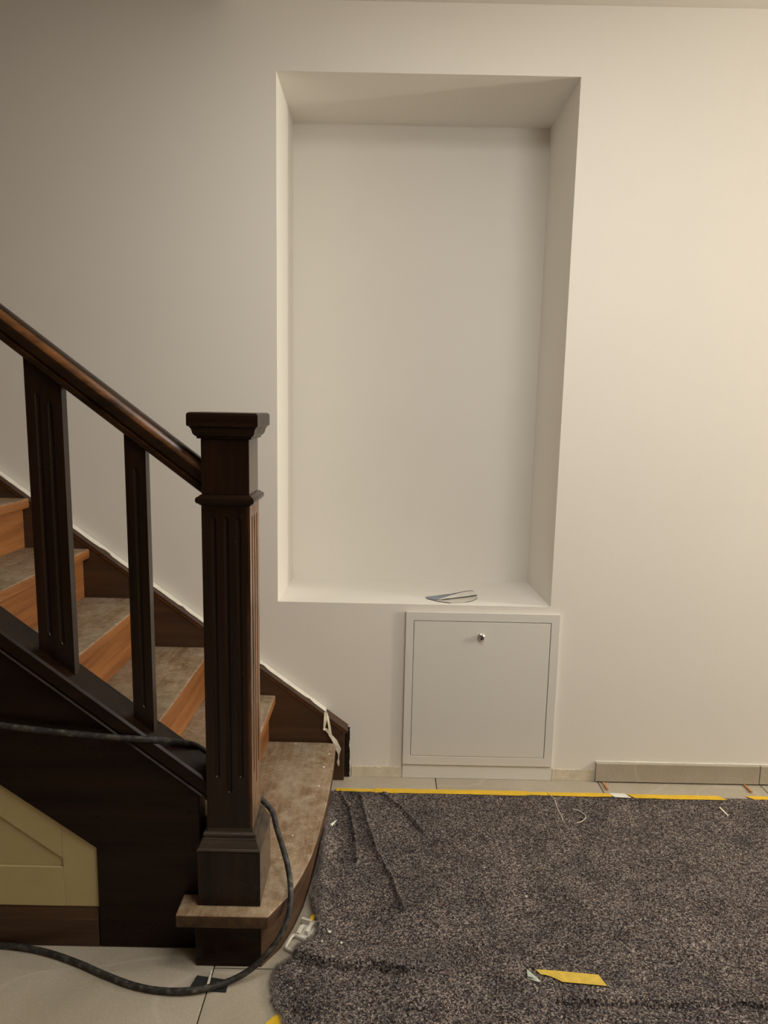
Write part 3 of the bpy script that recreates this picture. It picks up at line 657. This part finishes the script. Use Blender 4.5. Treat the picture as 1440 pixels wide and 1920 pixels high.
# slivers, strings and sticks
sheet('paper_sliver', [(-0.153, -0.342), (-0.146, -0.345), (-0.1335, -0.299)], onf, M_paper, 'white pointed paper sliver on the felt beside the first step', 'paper')
def string_thing(name, pts, r, mat, label, cat):
    bm = bmesh.new(); tube(bm, catmull(pts, 5), r, 6); return tag(fin(bm, name, mat, None, 0.8), label, cat)
string_thing('paper_string', [(x, y, onf(x, y) + 0.002) for x, y in ((0.606, -0.088), (0.610, -0.125), (0.617, -0.150), (0.613, -0.20), (0.616, -0.245), (0.614, -0.279))], 0.0012, M_peel, 'long thin pale string crossing the tape onto the felt', 'string')
string_thing('paper_string', [(x, y, onf(x, y) + 0.002) for x, y in ((0.668, -0.207), (0.685, -0.217), (0.697, -0.240), (0.694, -0.260), (0.677, -0.278), (0.656, -0.289))], 0.0012, M_peel, 'short curled pale string on the felt, right of the long one', 'string')
sheet('wood_sliver', [(1.181, -0.171), (1.187, -0.170), (1.191, -0.222), (1.186, -0.226)], onf, M_peel, 'thin pale wood sliver on the felt near the right edge', 'stick')
def wedge(x0, label):
    bm = bmesh.new(); pts = [(-0.014, 0.0046), (-0.066, 0.0085), (-0.066, 0.0003), (-0.014, 0.0003)]
    prism(bm, pts, 'x', x0 - 0.0035, x0 + 0.0035)
    return tag(fin(bm, 'wooden_wedge', M_wedge, None, None, 0.0004, 1), label, 'wedge', 'wedges under the skirting tiles')
wedge(0.829, 'small orange wooden wedge under the left end of the skirting tile')
wedge(1.351, 'small orange wooden wedge under the right end of the skirting tile')
# black shim and white stick under the cable
bm = bmesh.new(); prism(bm, [(-0.425, -0.926), (-0.345, -0.938), (-0.345, -0.972), (-0.434, -0.966)], 'z', 0.0006, 0.0035); tag(fin(bm, 'plastic_shim', M_black, None, None, 0.0006, 1), 'flat black shim on the floor tile in front of the newel post', 'shim')
bm = bmesh.new(); prism(bm, [(-0.3955, -0.914), (-0.3925, -0.912), (-0.3905, -0.916), (-0.3885, -0.957), (-0.3945, -0.959)], 'z', 0.0042, 0.0066); tag(fin(bm, 'plastic_stick', M_white, None, None, 0.0008, 1), 'thin white stick lying across the black shim', 'stick')
# peeled tape hanging from the wall string
pt = root('peeling_tape', (-0.175, -0.045, 0.07), 'peeled cream tape strip hanging from the end of the wall string', 'tape')
ribbon('hanging_strip', [(-0.196, -0.046, 0.270), (-0.187, -0.0475, 0.250), (-0.181, -0.047, 0.215), (-0.178, -0.049, 0.185), (-0.161, -0.052, 0.164), (-0.1465, -0.054, 0.130), (-0.1455, -0.054, 0.114), (-0.1465, -0.054, 0.098), (-0.1475, -0.053, 0.082), (-0.1455, -0.053, 0.068)],
       [(0.003, 0, 0.001), (0.002, 0.0015, 0), (0.0025, 0.001, 0), (0.004, 0, 0), (0.0055, 0.001, 0), (0.0055, 0, 0.002), (0.0015, 0, 0), (0.001, 0, 0), (0.003, 0, 0), (0.001, 0, 0.001)], M_peel, pt, 0.0004, 1.6)
ribbon('curled_strip', [(-0.196, -0.0465, 0.268), (-0.1945, -0.051, 0.245), (-0.1975, -0.053, 0.222), (-0.200, -0.051, 0.207), (-0.192, -0.049, 0.205), (-0.184, -0.048, 0.190)],
       [(0.002, 0.001, 0), (0.004, 0.001, 0), (0.003, 0, 0.002), (0.002, 0.002, 0.001), (0.0015, 0, 0.003), (0.001, 0, 0.001)], M_peel, pt, 0.0004, 1.6)
ribbon('side_strip', [(-0.178, -0.0485, 0.184), (-0.168, -0.047, 0.176), (-0.157, -0.046, 0.166)], [(0, 0, 0.002), (0, 0.001, 0.0015), (0, 0, 0.0006)], M_peel, pt, 0.0004, 1.6)
# offcuts on the niche sill
def sillz(y): return NZ0 + (NZB - NZ0) * y / ND
def spx(pts, dz=0.0): return [(x, y, sillz(y) + 0.0006 + dz) for x, y in pts]
sillf = lambda dz: (lambda x, y: sillz(y) + dz)
sheet('plastic_offcut', [(0.1612, 0.1066), (0.2068, 0.1321), (0.2452, 0.1574), (0.2497, 0.1402), (0.2607, 0.1499), (0.2623, 0.1678), (0.2971, 0.1888), (0.2578, 0.1409), (0.206, 0.0684), (0.186, 0.0626), (0.1657, 0.0816)], sillf(0.0028), M_blue, 'blue-grey pointed plastic blade on the niche sill', 'offcut', 0.0007)
pf = root('paper_offcut', (0.29, 0.12, sillz(0.12)), 'curled white plastic offcut with dark shadow outline on the niche sill', 'offcut')
for nm, poly, dz, mt in (('upper_leaf', [(0.205, 0.056), (0.2449, 0.1099), (0.286, 0.1615), (0.3246, 0.1965), (0.3522, 0.2036), (0.3564, 0.1412), (0.3041, 0.1064), (0.2517, 0.0766)], 0.006, M_paper),
                         ('lower_leaf', [(0.1861, 0.0600), (0.2526, 0.0840), (0.3052, 0.1130), (0.3560, 0.1440), (0.3545, 0.1104), (0.3311, 0.0666), (0.2924, 0.0349), (0.2472, 0.0271), (0.2156, 0.0406)], 0.0014, M_white)):
    bm = bmesh.new(); T = [bm.verts.new((x, y, sillz(y) + dz + 0.0005)) for x, y in poly]; B = [bm.verts.new((x, y, sillz(y) + dz)) for x, y in poly]
    m = len(poly); bm.faces.new(T); bm.faces.new(B[::-1])
    for i in range(m): bm.faces.new([T[i], B[i], B[(i + 1) % m], T[(i + 1) % m]])
    bmesh.ops.triangulate(bm, faces=bm.faces[:]); fin(bm, nm, mt, pf)
for pts, dz, r_ in (([(0.1663, 0.0870), (0.1917, 0.0570), (0.2192, 0.0350), (0.2472, 0.0250)], 0.0016, 0.0012), ([(0.3007, 0.0380), (0.3311, 0.0650), (0.3551, 0.1125)], 0.0014, 0.0008), ([(0.2171, 0.0575), (0.2629, 0.0850), (0.3097, 0.1130), (0.357, 0.1400)], 0.0055, 0.0014), ([(0.2683, 0.1460), (0.3023, 0.1809), (0.3316, 0.2036), (0.3524, 0.2054)], 0.0068, 0.0011)):
    bm = bmesh.new(); tube(bm, catmull([(x, y, sillz(y) + dz) for x, y in pts], 5), r_, 6); fin(bm, 'outline_shadow', M_black, pf, 0.8)  # shadow outline of the offcut drawn as thin black tubes

# ------------------------------------------------------------------ black cable
R = 0.0072
cpath = [(-1.75, -0.885, 0.80), (-1.45, -0.87, 0.69), (-1.15, -0.864, 0.628), (-0.90, -0.863, 0.598), (-0.77, -0.863, 0.584), (-0.64, -0.863, 0.5735), (-0.555, -0.858, 0.567), (-0.515, -0.840, 0.556), (-0.490, -0.805, 0.5335), (-0.471, -0.778, 0.5165), (-0.455, -0.757, 0.496), (-0.438, -0.741, 0.472), (-0.40, -0.728, 0.425), (-0.345, -0.722, 0.375), (-0.302, -0.724, 0.335), (-0.277, -0.721, 0.302), (-0.263, -0.740, 0.270), (-0.246, -0.757, 0.230), (-0.228, -0.790, 0.202), (-0.2145, -0.832, 0.176), (-0.2105, -0.862, 0.152), (-0.2145, -0.887, 0.122), (-0.236, -0.908, 0.083), (-0.266, -0.924, 0.052), (-0.300, -0.937, 0.027), (-0.340, -0.951, 0.0128), (-0.385, -0.970, 0.0118), (-0.435, -0.980, 0.0112), (-0.497, -0.977, R + 0.0004), (-0.564, -0.964, R + 0.0004), (-0.64, -0.936, R + 0.0004), (-0.715, -0.904, R + 0.0004), (-0.80, -0.874, R + 0.0004), (-0.88, -0.857, R + 0.0004), (-0.96, -0.853, R + 0.0004), (-1.2, -0.87, R + 0.0004), (-1.6, -0.93, R + 0.0004)]
bm = bmesh.new(); tube(bm, catmull(cpath, 7), R, 14)
tag(fin(bm, 'electric_cable', M_cable, None, 0.8), 'thick dusty black cable draped behind the newel post and along the floor', 'cable')

# ------------------------------------------------------------------ paint flakes and crumbs
def flake(x, y, z, r, mat, label, group):
    bm = bmesh.new(); k = rng.randint(5, 7); a0 = rng.random() * 6
    pts = [(x + r * rng.uniform(0.6, 1.1) * math.cos(a0 + 6.283 * i / k), y + r * rng.uniform(0.6, 1.1) * math.sin(a0 + 6.283 * i / k)) for i in range(k)]
    prism(bm, pts, 'z', z, z + r * 0.35); return tag(fin(bm, 'paint_flake', mat), label, 'flake', group)
for x, y, r in ((-0.118, -0.790, 0.006), (-0.135, -0.826, 0.004), (-0.086, -0.828, 0.0045), (0.42, -0.64, 0.004), (0.32, -0.52, 0.0035), (0.78, -0.72, 0.003)):
    flake(x, y, onf(x, y), r, M_white, 'tiny white paint flake lying on the felt', 'paint flakes on the felt')
for k, x, y, r in ((1, -0.175, -0.13, 0.004), (1, -0.185, -0.22, 0.005), (1, -0.19, -0.34, 0.004), (1, -0.30, -0.06, 0.003), (2, -0.47, -0.40, 0.0055), (2, -0.51, -0.45, 0.004), (2, -0.42, -0.50, 0.004), (3, -0.70, -0.37, 0.006), (3, -0.715, -0.345, 0.004), (3, -0.66, -0.52, 0.0045), (1, -0.24, -0.60, 0.003), (1, -0.26, -0.70, 0.003)):
    flake(x, y, ZT[k] + 0.0003, r, M_paper, 'tiny white paint flake lying on the %s tread from the floor' % ['', 'first', 'second', 'third'][k], 'paint flakes on the treads')
